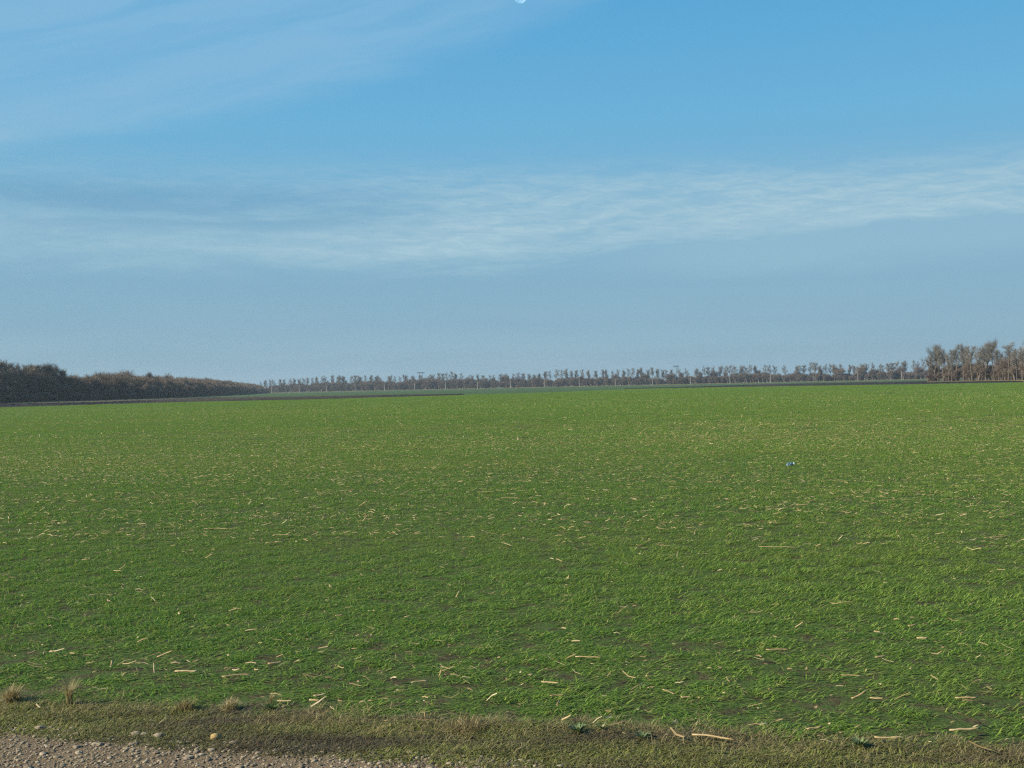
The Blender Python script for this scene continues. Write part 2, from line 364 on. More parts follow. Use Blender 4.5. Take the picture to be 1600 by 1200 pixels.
def blades(n, rad, lmin, lmax, w, lean=0.6, rg=RNG, flat=0.0, tmu=0.5, tsd=0.22, dry=0.03, zmin=0.0):
    """n curved grass blades in a disc: 3 cross-sections, 2 quads each"""
    r = rad * np.sqrt(rg.random(n)); a = rg.random(n) * 2 * np.pi
    bx, by = r * np.cos(a), r * np.sin(a)
    L = rg.uniform(lmin, lmax, n); d = rg.random(n) * 2 * np.pi; tilt = rg.random(n) ** 0.7 * lean
    if flat: tilt = 0.70 + 0.42 * tilt
    if flat: d = np.where(rg.random(n) < 0.5, 0, np.pi) + rg.normal(0, flat, n)
    bend = rg.uniform(0.2, 1.3, n) * (0.6 if flat else 1)
    ux, uy = np.cos(d), np.sin(d); px, py = -uy, ux
    tint = np.clip(rg.normal(tmu, tsd, n), 0, 0.88); tint[rg.random(n) < dry] = 1.0
    W = w * rg.uniform(0.7, 1.3, n)
    V = np.zeros((n, 6, 3)); cx, cy, cz = bx.copy(), by.copy(), np.zeros(n) + zmin
    ang = tilt
    for s in range(3):
        ww = W * (0.8, 1.0, 0.15)[s] / 2
        V[:, s * 2, 0] = cx - px * ww; V[:, s * 2, 1] = cy - py * ww; V[:, s * 2, 2] = cz
        V[:, s * 2 + 1, 0] = cx + px * ww; V[:, s * 2 + 1, 1] = cy + py * ww; V[:, s * 2 + 1, 2] = cz
        seg = L / 2; cx = cx + ux * np.sin(ang) * seg; cy = cy + uy * np.sin(ang) * seg; cz = cz + np.cos(ang) * seg
        ang = np.minimum(ang + bend, 2.1)
    V[:, :, 2] = np.maximum(V[:, :, 2], 0.003)
    b = np.arange(n)[:, None] * 6
    Fq = np.concatenate([b + np.array([0, 1, 3, 2]), b + np.array([2, 3, 5, 4])])
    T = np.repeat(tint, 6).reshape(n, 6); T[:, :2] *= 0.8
    return V.reshape(-1, 3), Fq, T.ravel()

def wedge(d0, d1, dens, rg=RNG, side=0.60):
    """uniform ground points in the camera's fan between depths d0 and d1, with margin on the sides"""
    A = side * 2 * (d1 * d1 - d0 * d0) / 2 + 4 * (d1 - d0); n = int(A * dens)
    y = np.sqrt(rg.random(n) * (d1 * d1 - d0 * d0) + d0 * d0); x = (rg.random(n) * 2 - 1) * (y * side + 2)
    return x, y
fx, fy = np.array([p[0] for p in fe_x]), np.array([p[1] for p in fe_x])
o_ = np.argsort(fx); fx, fy = fx[o_], fy[o_]
def in_field(x, y, m=0.0):
    vy = v0[1] + (v1[1] - v0[1]) * (x - v0[0]) / (v1[0] - v0[0])
    return (y > vy + m) & (y < np.interp(x, fx, fy))
# value noise for densities
def vnoise(x, y, s, seed=0):
    rg = np.random.default_rng(seed); T = rg.random((64, 64))
    x = x / s; y = y / s; xi = np.floor(x).astype(int); yi = np.floor(y).astype(int); u = x - xi; v = y - yi
    u = u * u * (3 - 2 * u); v = v * v * (3 - 2 * v)
    g = lambda i, j: T[i % 64, j % 64]
    return (g(xi, yi) * (1 - u) + g(xi + 1, yi) * u) * (1 - v) + (g(xi, yi + 1) * (1 - u) + g(xi + 1, yi + 1) * u) * v

RA = math.atan2(v1[1] - v0[1], v1[0] - v0[0])                     # road direction
def road_uv(x, y):
    c, s = math.cos(RA), math.sin(RA); return x * c + y * s, -x * s + y * c - (-v0[0] * s + v0[1] * c)
def density(x, y):
    """how thick the wheat stands: thin near the verge and in the residue belt"""
    u, v = road_uv(x, y)
    d = 1.0 - 0.30 * np.exp(-(v / 1.3) ** 2) - 0.22 * np.exp(-((v - 13.0) / 4.0) ** 2)
    d -= 0.32 * (vnoise(u / 2.4, v, 0.15, 5) > 0.78) * (1 - 1.0 * np.exp(-((v - 6) / 3.0) ** 4))
    d -= 0.16 * vnoise(u / 3, v, 0.22, 6)
    d -= 0.70 * (vnoise(u / 2.2, v, 0.09, 7) > 0.58) * np.clip(1 - v / 4.0, 0, 1)
    return np.clip(d, 0.12, 1)

def wheat(name, d0, d1, dens, variants, label):
    x, y = wedge(d0, d1, dens)
    k = in_field(x, y, 0.05) & (RNG.random(len(x)) < density(x, y) * np.clip((d1 - y) / (0.35 * d1), 0, 1) * np.clip((y - d0 + 1) / (0.35 * d0) if d0 > 10 else 1, 0, 1)); x, y = x[k], y[k]; n = len(x)
    u, v = road_uv(x, y)
    hs = (0.75 + 0.5 * vnoise(u / 2, v, 2.5, 9) + 0.15 * np.exp(-((v - 6) / 3.0) ** 4)) * (0.62 + 0.75 * vnoise(u / 1.7, v, 0.20 if d0 < 30 else 0.6 if d0 < 90 else 1.5, 19))
    o = scatter(name, variants, M_wheat, np.c_[x, y, np.full(n, 0.012)], np.where(RNG.random(n) < .5, 0, math.pi) + RNG.normal(RA, 0.3, n), RNG.uniform(0.85, 1.2, n), RNG.integers(0, len(variants), n), RNG.uniform(0.8, 1.15, n) * hs)
    tag(o, label, 'crop', kind='stuff'); print(name, n); return o
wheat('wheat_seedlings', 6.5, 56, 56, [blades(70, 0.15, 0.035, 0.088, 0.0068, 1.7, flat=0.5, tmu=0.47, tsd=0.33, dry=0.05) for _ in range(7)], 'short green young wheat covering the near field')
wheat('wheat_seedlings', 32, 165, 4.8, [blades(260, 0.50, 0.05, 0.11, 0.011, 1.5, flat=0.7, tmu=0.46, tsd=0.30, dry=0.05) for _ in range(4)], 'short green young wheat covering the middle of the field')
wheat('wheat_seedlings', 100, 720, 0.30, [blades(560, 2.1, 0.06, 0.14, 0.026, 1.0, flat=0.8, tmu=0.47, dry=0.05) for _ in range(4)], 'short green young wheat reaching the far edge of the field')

# rough verge grass between gravel and wheat
def verge_scatter():
    n = 5200; x = RNG.uniform(-9, 9, n); a = RNG.random(n)
    gy = np.array([gravel_y(q) for q in x]) - 0.10; vy = np.array([verge_y(q) for q in x]) + 0.12
    y = gy + (vy - gy) * a
    k = RNG.random(n) < 0.10 + 1.25 * vnoise(x / 1.6, y * 1.2, 0.30, 21); x, y = x[k], y[k]; n = len(x)
    var = [blades(56, 0.11, 0.03, 0.07, 0.0055, 1.7, flat=0.6, tmu=0.42, tsd=0.25, dry=0.10) for _ in range(5)] + [blades(36, 0.09, 0.04, 0.10, 0.004, 1.5, flat=0.8, tmu=0.75, tsd=0.2, dry=0.35) for _ in range(2)]
    idx = RNG.choice(7, n, p=[.17, .17, .17, .17, .16, .08, .08])
    o = scatter('verge_grass', var, M_verge, np.c_[x, y, np.full(n, 0.016)], RNG.random(n) * 6.28, RNG.uniform(0.8, 1.3, n), idx, RNG.uniform(0.7, 1.2, n))
    n = 2400; x = RNG.uniform(-9, 9, n); y = np.array([verge_y(q) for q in x]) + RNG.normal(-0.04, 0.16, n)
    k = RNG.random(n) < 1.3 * vnoise(x / 2.2, y, 0.35, 44) - 0.15; x, y = x[k], y[k]; n = len(x)
    o2 = scatter('dry_grass', [blades(26, 0.10, 0.04, 0.13, 0.0032, 1.5, flat=0.9, tmu=0.45, tsd=0.25, dry=0.1) for _ in range(5)], M_dry, np.c_[x, y, np.full(n, 0.016)], RNG.random(n) * 6.28, RNG.uniform(.7, 1.3, n), RNG.integers(0, 5, n), RNG.uniform(.5, 1.2, n))
    tag(o2, 'ragged dry grass where the verge meets the wheat', 'grass', kind='stuff')
    tag(o, 'trampled olive and brown grass of the roadside verge', 'grass', kind='stuff')
verge_scatter()

# pebbles of the gravel shoulder
def pebbles():
    import bmesh
    var = []
    for k in range(6):
        bm = bmesh.new(); bmesh.ops.create_icosphere(bm, subdivisions=2, radius=1)
        for v in bm.verts:
            v.co *= 1 + 0.28 * (random.random() - .5); v.co.z *= 0.55; v.co.x *= 1.25
        V = np.array([v.co[:] for v in bm.verts]); Fq = np.array([[v.index for v in f.verts] + [f.verts[2].index] for f in bm.faces])
        bm.free(); var.append((V, Fq[:, :3], np.full(len(V), k / 5)))
    n = 60000; x = RNG.uniform(-8, 6, n); y = np.array([gravel_y(q) for q in x]) + 0.10 - RNG.random(n) ** 1.0 * 3.0
    s = 0.004 + 0.010 * RNG.random(n) ** 3 + 0.010 * (RNG.random(n) < 0.03)
    m, t, b = new_mat('pebble_stone')
    at = t.n('ShaderNodeAttribute', attribute_name='tint').outputs['Fac']; rnd = t.n('ShaderNodeNewGeometry').outputs['Position']
    f = t.m('ADD', t.m('MULTIPLY', at, 0.4), t.m('MULTIPLY', t.noise(rnd, 28, 2), 0.7))
    t.put(b.inputs['Base Color'], t.ramp(f, [(0.25, (0.09, 0.068, 0.043)), (0.55, (0.20, 0.155, 0.100)), (0.9, (0.38, 0.31, 0.20))])); b.inputs['Roughness'].default_value = 0.9
    o = scatter('gravel', var, m, np.c_[x, y, 0.02 + s * 0.2], RNG.random(n) * 6.28, s, RNG.integers(0, 6, n))
    tag(o, 'loose grey brown gravel on the road shoulder', 'gravel', kind='stuff')
pebbles()

# ------------------------------------------------------------------ maize residue
def straw_mesh(x, y, z, L, W, ang, pitch, tint, curl, rg=RNG):
    """bent flakes with a V fold: 3 sections x 3 points"""
    n = len(x); V = np.zeros((n, 9, 3)); ux, uy = np.cos(ang), np.sin(ang)
    for s in range(3):
        t = (s - 1) * L / 2 * np.cos(pitch); dz = (s - 1) * L / 2 * np.sin(pitch) + (curl * L * 0.12 if s == 1 else 0)
        off = (curl * L * 0.10 if s == 1 else 0)
        for j in range(3):
            w = (j - 1) * W / 2 * (0.55, 1.0, 0.35)[s]
            V[:, s * 3 + j, 0] = x + ux * t - uy * (w + off); V[:, s * 3 + j, 1] = y + uy * t + ux * (w + off)
            V[:, s * 3 + j, 2] = z + dz + (W * 0.25 if j == 1 else 0)
    b = np.arange(n)[:, None] * 9
    qs = [[0, 1, 4, 3], [1, 2, 5, 4], [3, 4, 7, 6], [4, 5, 8, 7]]
    return V.reshape(-1, 3), np.concatenate([b + np.array(q) for q in qs]), np.repeat(tint, 9)
def residue(name, d0, d1, dens, lmul, label, zb, up=0.16):
    x, y = wedge(d0, d1, dens); u, v = road_uv(x, y)
    belt = np.exp(-((v - 13.0) / 4.2) ** 2) + 1.0 * np.exp(-((v + 0.1) / 1.3) ** 2) + 0.28
    belt *= 0.15 + 1.5 * vnoise(u / 4.0, v, 0.7, 31) ** 2.4 + 1.3 * (vnoise(u / 5.0, v, 0.30, 33) > 0.78)
    belt = np.where(v > 19, 0.30 + 0.7 * vnoise(u / 2, v, 6, 35), belt)
    belt = np.where((v > 3.0) & (v < 8.6), belt * 0.22, belt)
    belt = belt + 0.5 * (vnoise(u / 2.4, v, 0.15, 5) > 0.78)
    belt = np.clip(belt, 0, 1) * np.clip((d1 - y) / (0.45 * d1), 0, 1) * np.clip((y - d0 + 1) / (0.8 * d0) if d0 > 10 else 1, 0, 1)
    k = in_field(x, y, -0.15) & (RNG.random(len(x)) < belt); x, y = x[k], y[k]; n = len(x)
    L = (0.02 + 0.12 * RNG.random(n) ** 2.6) * lmul; W = (0.005 + 0.020 * RNG.random(n) ** 2.2) * lmul ** 0.7
    al = RA + RNG.normal(0, 0.6, n)
    V, Fq, T = straw_mesh(x, y, zb + RNG.random(n) * 0.035, L, W * (1 + up), al, RNG.normal(0, up, n), np.clip(RNG.normal(0.50, 0.26, n) + up * .35, 0, 1), RNG.normal(0, .55, n))
    o = obj(name, mesh_np(name, V, Fq, M_straw, T)); tag(o, label, 'crop residue', kind='stuff'); print(name, n)
residue('straw_litter', 6.8, 75, 44, 1.05, 'scattered tan maize straw lying between the near wheat', 0.06, 0.25)
residue('straw_litter', 36, 230, 2.1, 1.9, 'scattered pale maize straw flecks over the far wheat', 0.105, 0.5)

# single pieces one can point at:  px, py, length px, slope deg in picture, width m, tint, name, label
def chunk(name, px, py, Lpx, deg, w, tint, label, upright=0.0, cat='maize stalk', z=0.06, n=1):
    gx, gy = G(px, py, z); dist = math.hypot(gx, gy)
    L = Lpx * dist / F; L = min(L, 0.55)
    a = R(deg); full = L; ang = 0.35 * math.sin(px * 1.7)
    upright = math.tan(min(max(a, -1.2), 1.2)) if abs(deg) > 12 else 0.02
    full = L * math.cos(a) if abs(deg) > 12 else L
    rg = np.random.default_rng(int(px * 7 + py)); m = 7
    V = []; Fq = []; kink = rg.normal(0, 0.2); kt = rg.uniform(-.3, .3); skew = rg.uniform(-.5, .5)
    for s in range(m):
        t = s / (m - 1) - 0.5; ww = w * (0.68 if w > .024 else 0.8) * (1 - 0.75 * abs(2 * t + skew) ** 1.8 / (1 + abs(skew)) ** 1.8) * rg.uniform(0.75, 1.15)
        yo = kink * full * max(0, t - kt); zo = 0.004 * rg.random() + (t + 0.5) * upright * full
        for j in range(5):
            q = (j - 2) / 2
            V.append((t * full, yo + q * ww / 2, zo + (1 - q * q) * w * 0.35))
    for s in range(m - 1):
        for j in range(4):
            b = s * 5 + j; Fq.append([b, b + 1, b + 6, b + 5])
    V = np.array(V); V[:, 2] -= V[:, 2].min()
    T = np.clip(tint * 0.80 + rg.normal(0, 0.12, len(V)), 0, 1)
    me = mesh_np(name, V, Fq, M_straw, T, True)
    o = obj(name, me); o.location = (gx, gy, z); o.rotation_euler = (0.15 * (rg.random() - .5), 0, ang)
    tag(o, label, cat, group='larger pieces of maize residue on the wheat')
    sd = o.modifiers.new('thick', 'SOLIDIFY'); sd.thickness = 0.003
H, S_ = 'maize_husk', 'maize_stalk'
for a in [
 (H, 715, 934, 11, 60, .030, .95, 'pale upright husk standing alone in the plain green wheat at centre', .5, 'husk'),
 (S_, 568, 791, 17, 35, .022, .75, 'tan stalk crossing a thinner one left of the picture centre', .1),
 (S_, 572, 795, 14, -40, .014, .85, 'thin pale stalk crossed by a tan one', .1),
 (S_, 819, 766, 10, -48, .030, .85, 'slanting pale stalk ending a long row of residue', .3),
 (S_, 636, 773, 22, 25, .022, .6, 'orange tan stalk starting a long row of residue', .1),
 (S_, 760, 769, 30, 2, .014, .8, 'long thin stalk inside the row of residue before the slanting one', 0),
 (S_, 798, 778, 30, 0, .012, .75, 'thin level stalk just below the row of residue', 0),
 (H, 758, 834, 12, -25, .035, .95, 'pale husk beside a flatter one in the residue belt near the centre', .2, 'husk'),
 (H, 792, 836, 15, 0, .028, .9, 'flat pale husk right of a slanting one in the residue belt', 0, 'husk'),
 (H, 625, 821, 13, 2, .045, .8, 'short double tan husk in the residue belt left of centre', .1, 'husk'),
 (S_, 301, 768, 13, -55, .030, .85, 'curled pale stalk standing above the left residue belt', .3),
 (S_, 345, 699, 8, -65, .035, .95, 'small upright whitish stalk at the far left of the field', .6),
 (S_, 381, 696, 9, -30, .035, .8, 'tan stalk right of the small upright whitish one', .3),
 (S_, 440, 836, 26, 2, .020, .85, 'level pale stalk in the left residue belt', 0),
 (S_, 430, 848, 30, 3, .022, .8, 'level tan stalk just below another in the left residue belt', 0),
 (S_, 340, 826, 40, 6, .014, .8, 'long thin pale straw in the left residue belt', 0),
 (H, 570, 815, 11, 45, .035, .75, 'tan husk raised at its right end right of the left residue belt', .3, 'husk'),
 (H, 327, 872, 12, 30, .022, .9, 'lone pale husk in the plain green wheat at left', .2, 'husk'),
 (S_, 184, 892, 14, -10, .018, .9, 'small pale stalk in the plain green at far left', 0),
 (S_, 1347, 692, 6, 50, .035, 1., 'short whitish stalk in the distant right of the field', .5),
 (S_, 1255, 789, 20, 2, .026, .85, 'pale level stalk below a raised fork of straw at right', 0),
 (S_, 1256, 781, 10, -45, .026, .8, 'short slanting stalk above a level one at right', .2),
 (S_, 1390, 782, 34, 8, .014, .85, 'long thin straw rising rightwards in the right of the field', 0),
 (H, 1431, 860, 9, -45, .030, .95, 'small pale slanting husk below the right residue belt', .3, 'husk'),
 (S_, 1215, 855, 60, 4, .010, .9, 'very long thin pale straw lying level at right', 0),
 (S_, 1560, 839, 46, 0, .012, .9, 'thin level straw at the right edge of the residue belt', 0),
 (H, 1427, 978, 17, 2, .028, .85, 'tan husk with a dark shadow above another one at right', .1, 'husk'),
 (H, 1441, 998, 15, -12, .034, .95, 'pale leaf shaped husk below a tan one at right', .1, 'husk'),
 (H, 530, 962, 12, 8, .020, .8, 'small tan husk alone in thin green left of centre', .1, 'husk'),
 (S_, 364, 955, 13, 15, .016, .85, 'small pale stalk alone in the green left of centre', .1),
 (S_, 258, 1028, 30, 22, .022, .65, 'tan stalk slanting up to the right at lower left', .12),
 (S_, 292, 1049, 36, -3, .026, .95, 'thick pale stalk lying level at lower left', 0),
 (S_, 370, 1056, 44, 3, .020, .8, 'long tan stalk right of a thick pale one at lower left', 0),
 (H, 430, 1037, 22, 2, .030, .85, 'broad pale husk with a tan one beside it at lower left', .1, 'husk'),
 (S_, 500, 1087, 20, -4, .024, .95, 'short pale stalk, upper of two near the verge', 0),
 (S_, 491, 1095, 16, -4, .024, .95, 'short pale stalk, lower of two near the verge', 0),
 (S_, 655, 1066, 26, -10, .022, .9, 'pale stalk slanting down rightwards below the centre', 0),
 (H, 688, 1058, 16, 75, .032, .65, 'reddish tan upright husk right of a slanting stalk', .5, 'husk'),
 (S_, 920, 1027, 42, -5, .015, .85, 'long thin pale stalk lying level right of centre', 0),
 (S_, 860, 1067, 30, -2, .022, .85, 'tan stalk below a long thin one near the centre', 0),
 (S_, 870, 1087, 22, 0, .016, .75, 'short tan stalk near a greenish piece at lower centre', 0),
 (H, 886, 1126, 18, 28, .028, .9, 'yellowish husk tilted up to the right near the verge', .3, 'husk'),
 (S_, 1045, 1084, 20, -18, .016, .85, 'greyish stalk touching a yellow one at its right', 0),
 (S_, 1072, 1090, 16, 0, .022, .9, 'yellowish stalk touching a greyish one at its left', 0),
 (S_, 1115, 1151, 66, -2, .020, .85, 'very long straw lying along the verge edge', 0),
 (S_, 1342, 1091, 26, 20, .022, .7, 'orange tan stalk in a small pile at lower right', .15),
 (S_, 1370, 1092, 20, -10, .018, .9, 'pale stalk right of a small orange tan pile', 0),
 (S_, 1385, 1154, 34, -2, .018, .85, 'pale straw near the verge at lower right', 0),
 (H, 1272, 1139, 24, -6, .026, .85, 'broad pale husk near the verge at right of centre', 0, 'husk'),
 (S_, 1508, 1141, 46, -4, .024, .95, 'thick pale stalk under a dark slanting one at lower right', 0),
 (S_, 1514, 1128, 34, -22, .012, .1, 'dark slanting stalk over a thick pale one at lower right', .05),
 (S_, 1510, 1091, 32, 0, .018, .85, 'pale level stalk above the dark slanting one at lower right', 0),
 (H, 1376, 1027, 18, -8, .026, .9, 'pale pointed husk at mid right below the plain green', 0, 'husk'),
 (S_, 1214, 1015, 34, 2, .016, .8, 'pale straw lying level at right of the centre foreground', 0),
 (S_, 1330, 1056, 28, 4, .010, .85, 'thin pale straw left of centre in the lower right quarter', 0),
]:
    nm, px, py, Lp, dg, w, tn, lab, up = a[:9]
    chunk(nm, px, py, Lp, dg, w, tn, lab, up, a[9] if len(a) > 9 else 'maize stalk')

# blue plastic litter
def blue_litter():
    import bmesh
    x, y = G(1234, 730); bm = bmesh.new(); bmesh.ops.create_uvsphere(bm, u_segments=20, v_segments=12, radius=1)
    for v in bm.verts:
        a = math.atan2(v.co.y, v.co.x); v.co *= 1 + 0.16 * math.sin(3 * a + 4 * v.co.z) + 0.10 * math.sin(7 * a - 2 * v.co.z) + 0.06 * random.random()
        v.co.x *= 0.09; v.co.y *= 0.07; v.co.z = max(v.co.z, -0.5) * 0.055 + 0.045
    bm.normal_update(); me = bpy.data.meshes.new('plastic_bag'); bm.to_mesh(me); bm.free()
    m, t, b = new_mat('blue_plastic'); pos = t.n('ShaderNodeTexCoord').outputs['Object']
    t.put(b.inputs['Base Color'], t.ramp(t.noise(pos, 9, 3), [(0.38, (0.06, 0.12, 0.16)), (0.55, (0.09, 0.16, 0.20)), (0.66, (0.20, 0.26, 0.27))]))
    b.inputs['Roughness'].default_value = 0.35; me.materials.append(m)
    o = obj('plastic_bag', me); o.location = (x, y, 0.03); tag(o, 'crumpled blue plastic bag lying in the right half of the wheat', 'litter')
    bm = bmesh.new()
    bmesh.ops.create_grid(bm, x_segments=6, y_segments=3, size=1)
    for v in bm.verts: v.co = Vector((0.11 + v.co.x * 0.06, v.co.y * 0.05, 0.075 + 0.03 * math.sin(5 * v.co.x) + 0.015 * v.co.y))
    f = bpy.data.meshes.new('bag_flap'); bm.to_mesh(f); bm.free(); f.materials.append(M_flap)
    obj('flap', f, o)
m_, t_, b_ = new_mat('pale_plastic'); b_.inputs['Base Color'].default_value = (0.22, 0.30, 0.33, 1); b_.inputs['Roughness'].default_value = 0.4; M_flap = m_
blue_litter()

# stones at the gravel edge
def stone(px, py, wpx, mat, label, flat=0.5):
    import bmesh
    x, y = G(px, py); d = math.hypot(x, y); r = wpx * d / F / 2 * 0.85
    bm = bmesh.new(); bmesh.ops.create_icosphere(bm, subdivisions=3, radius=1)
    sd = random.random() * 9
    for v in bm.verts:
        v.co *= 1 + 0.16 * math.sin(3 * v.co.x + sd) * math.cos(2.4 * v.co.y + sd) + 0.10 * math.sin(5 * v.co.y + 3 * v.co.z + sd) + 0.05 * random.random()
        v.co = Vector((v.co.x * r, v.co.y * r * 0.8, v.co.z * r * flat))
    me = bpy.data.meshes.new('stone'); bm.to_mesh(me); bm.free(); me.materials.append(mat)
    me.polygons.foreach_set('use_smooth', [False] * len(me.polygons))
    o = obj('stone', me); o.location = (x, y, 0.02 + r * flat * 0.30); tag(o, label, 'stone', group='stones at the gravel edge')
for a in [(337, 1159, 20, M_ystone, 'rounded yellow stone at the edge of the gravel', .7), (62, 1143, 19, M_stone, 'pale stone leftmost at the edge of the gravel', .45),
          (80, 1142, 13, M_stone, 'small pale stone touching the leftmost pale one', .45), (212, 1152, 20, M_stone, 'wide dull stone at the grass edge left of the yellow stone', .45),
          (248, 1155, 20, M_stone, 'brownish grey stone between the wide dull stone and the yellow one', .5), (365, 1166, 18, M_stone, 'flat pale stone just right of the yellow stone', .4),
          (208, 1168, 16, M_stone, 'grey stone lying out on the gravel below the wide dull one', .4), (293, 1190, 18, M_stone, 'greenish flat stone in the gravel near the bottom edge', .35),
          (120, 1172, 14, M_stone, 'small pale stone on the open gravel at far left', .4)]: stone(*a)

# weeds and dry tufts on the verge
def tuft(name, px, py, hpx, wpx, label, mat, n, lean, w, tmu, cat):
    x, y = G(px, py); d = math.hypot(x, y); h = hpx * d / F; r = wpx * d / F / 2
    V, Fq, T = blades(n, r * 0.5, h * 0.55, h * 1.1, w, lean, np.random.default_rng(px), 0.0, tmu, 0.2, 0.0)
    V[:, 2] += 0
    o = obj(name, mesh_np(name, V, Fq, mat, T)); o.location = (x, y, 0.016); tag(o, label, cat)
tuft('dry_grass_tuft', 109, 1106, 46, 14, 'tall narrow dry grass tuft standing up from the verge at left', M_dry, 150, 0.22, 0.004, .7, 'grass tuft')
tuft('dry_grass_tuft', 18, 1100, 30, 44, 'broad rounded dry grass tuft at the left edge', M_dry, 420, 0.75, 0.004, .6, 'grass tuft')
tuft('dry_grass_tuft', 290, 1112, 26, 40, 'low dry grass tuft on the verge left of the pale topped one', M_dry, 160, 0.9, 0.004, .45, 'grass tuft')
tuft('dry_grass_tuft', 360, 1112, 22, 34, 'pale topped dry grass tuft on the verge beside the blue green weed', M_dry, 240, 0.95, 0.005, .8, 'grass tuft')
tuft('dry_grass_tuft', 423, 1104, 22, 10, 'small upright straw tuft just above the blue green weed', M_dry, 50, 0.3, 0.004, .6, 'grass tuft')
tuft('dry_grass_tuft', 730, 1142, 24, 110, 'wide low pinkish tuft of dry grass at the verge edge', M_dry, 420, 1.1, 0.004, .35, 'grass tuft')
M_weed = leafy('blue_green_leaf', [(0.0, (0.045, 0.072, 0.020)), (0.5, (0.080, 0.125, 0.035)), (1.0, (0.12, 0.17, 0.05))], None, 0.2, 0.6, 0.2)
M_weed2 = leafy('grey_green_leaf', [(0.0, (0.07, 0.10, 0.04)), (0.5, (0.13, 0.18, 0.07)), (1.0, (0.22, 0.27, 0.10))], None, 0.25)
def weed(px, py, wpx, hpx, mat, label):
    x, y = G(px, py); d = math.hypot(x, y); r = wpx * d / F / 2; h = hpx * d / F
    root = empty('weed', (x, y, 0.016)); rg = np.random.default_rng(px)
    V = []; Fq = []; T = []
    for k in range(44):
        a = rg.random() * 6.28; L = r * rg.uniform(0.3, 1.0); w = L * 0.26; el_ = rg.uniform(0.1, 1.2); tt = rg.random()
        for s in range(5):
            t = s / 4; ww = w * math.sin(math.pi * min(0.97, t * 0.9 + 0.12)) / 2
            q = L * t * math.cos(el_ * (1 - .4 * t)); zz = min(h, L * t * math.sin(el_) * 1.1) + 0.004
            for j in (-1, 0, 1):
                V.append((q * math.cos(a) - j * ww * math.sin(a), q * math.sin(a) + j * ww * math.cos(a), zz + abs(j) * ww * 0.35)); T.append(tt)
        b = k * 15
        for s in range(4):
            for j in range(2): c = b + s * 3 + j; Fq.append([c, c + 1, c + 4, c + 3])
    obj('leaves', mesh_np('weed_leaves', V, Fq, mat, T, True), root)
    V, Fq, T = blades(14, r * 0.2, h * 0.5, h * 0.95, 0.006, 0.5, rg, 0.0, 0.5, 0.1, 0); obj('stem', mesh_np('weed_stem', V, Fq, mat, T), root)
    tag(root, label, 'weed')
weed(424, 1114, 30, 13, M_weed, 'dark blue green leafy weed on the upper edge of the verge')
weed(902, 1150, 42, 12, M_weed2, 'grey green flat weed at the verge edge left of the bright leafy one')
weed(940, 1146, 28, 16, M_weed2, 'bright leafy weed beside a dark gap at the verge edge')
weed(1004, 1160, 36, 10, M_weed2, 'dull bluish weed on the verge right of the bright leafy one')
weed(1345, 1172, 44, 12, M_weed2, 'low grey green weed on the verge at far right')

# ------------------------------------------------------------------ bare trees
def frame(d):
    d = d / (np.linalg.norm(d) + 1e-9); a = np.array([0, 0, 1.]) if abs(d[2]) < .9 else np.array([1., 0, 0])
    u = np.cross(d, a); u /= np.linalg.norm(u); return d, u, np.cross(d, u)
class Grow:
    def __init__(s, seed): s.r = np.random.default_rng(seed); s.tube = []; s.twig = []
    def tilt(s, d, ang, az):
        d, u, v = frame(d); k = np.cos(ang) * d + np.sin(ang) * (np.cos(az) * u + np.sin(az) * v); return k / np.linalg.norm(k)
    def branch(s, p, d, L, rad, lev, maxlev, P):
        n = 4 if lev == 0 else 3; pts = [p]; rads = [rad]; cur = p.copy()
        for i in range(n):
            d = d + s.r.normal(0, P['wob'] * (0.35 if lev == 0 else 1), 3) + np.array([0, 0, P['up'] * (lev > 0)]); d /= np.linalg.norm(d)
            cur = cur + d * L / n; pts.append(cur.copy()); rads.append(rad * (1 - 0.75 * (i + 1) / n) if lev else rad * (1 - 0.55 * (i + 1) / n))
        s.tube.append((pts, rads, lev))
        if lev == maxlev:
            for k in range(P['twigs']):
                t = s.r.uniform(0.1, 1); i = min(int(t * n), n - 1); q = pts[i] + (pts[i + 1] - pts[i]) * (t * n - i)
                dd = s.tilt(d, s.r.uniform(0.2, P['spread'] * 1.3), s.r.random() * 6.28); dd[2] += P['up'] * 2; dd /= np.linalg.norm(dd)
                s.twig.append((q, dd, P['tl'] * s.r.uniform(0.5, 1.2)))
            return
        k = P['kids'][lev]; base = s.r.random() * 6.28
        for j in range(k):
            t = P['t0'][lev] + (1 - P['t0'][lev]) * (j + s.r.random() * .7) / k; t = min(t, 0.98); i = min(int(t * n), n - 1)
            q = pts[i] + (pts[i + 1] - pts[i]) * (t * n - i); rr = rads[i] * 0.6
            dd = s.tilt(d if lev else np.array([0, 0, 1.]), P['spread'] * s.r.uniform(0.6, 1.15), base + j * 2.4)
            s.branch(q, dd, L * P['ratio'] * (s.r.uniform(0.75, 1.1)) * (1 - 0.45 * t if lev == 0 else 1), rr, lev + 1, maxlev, P)
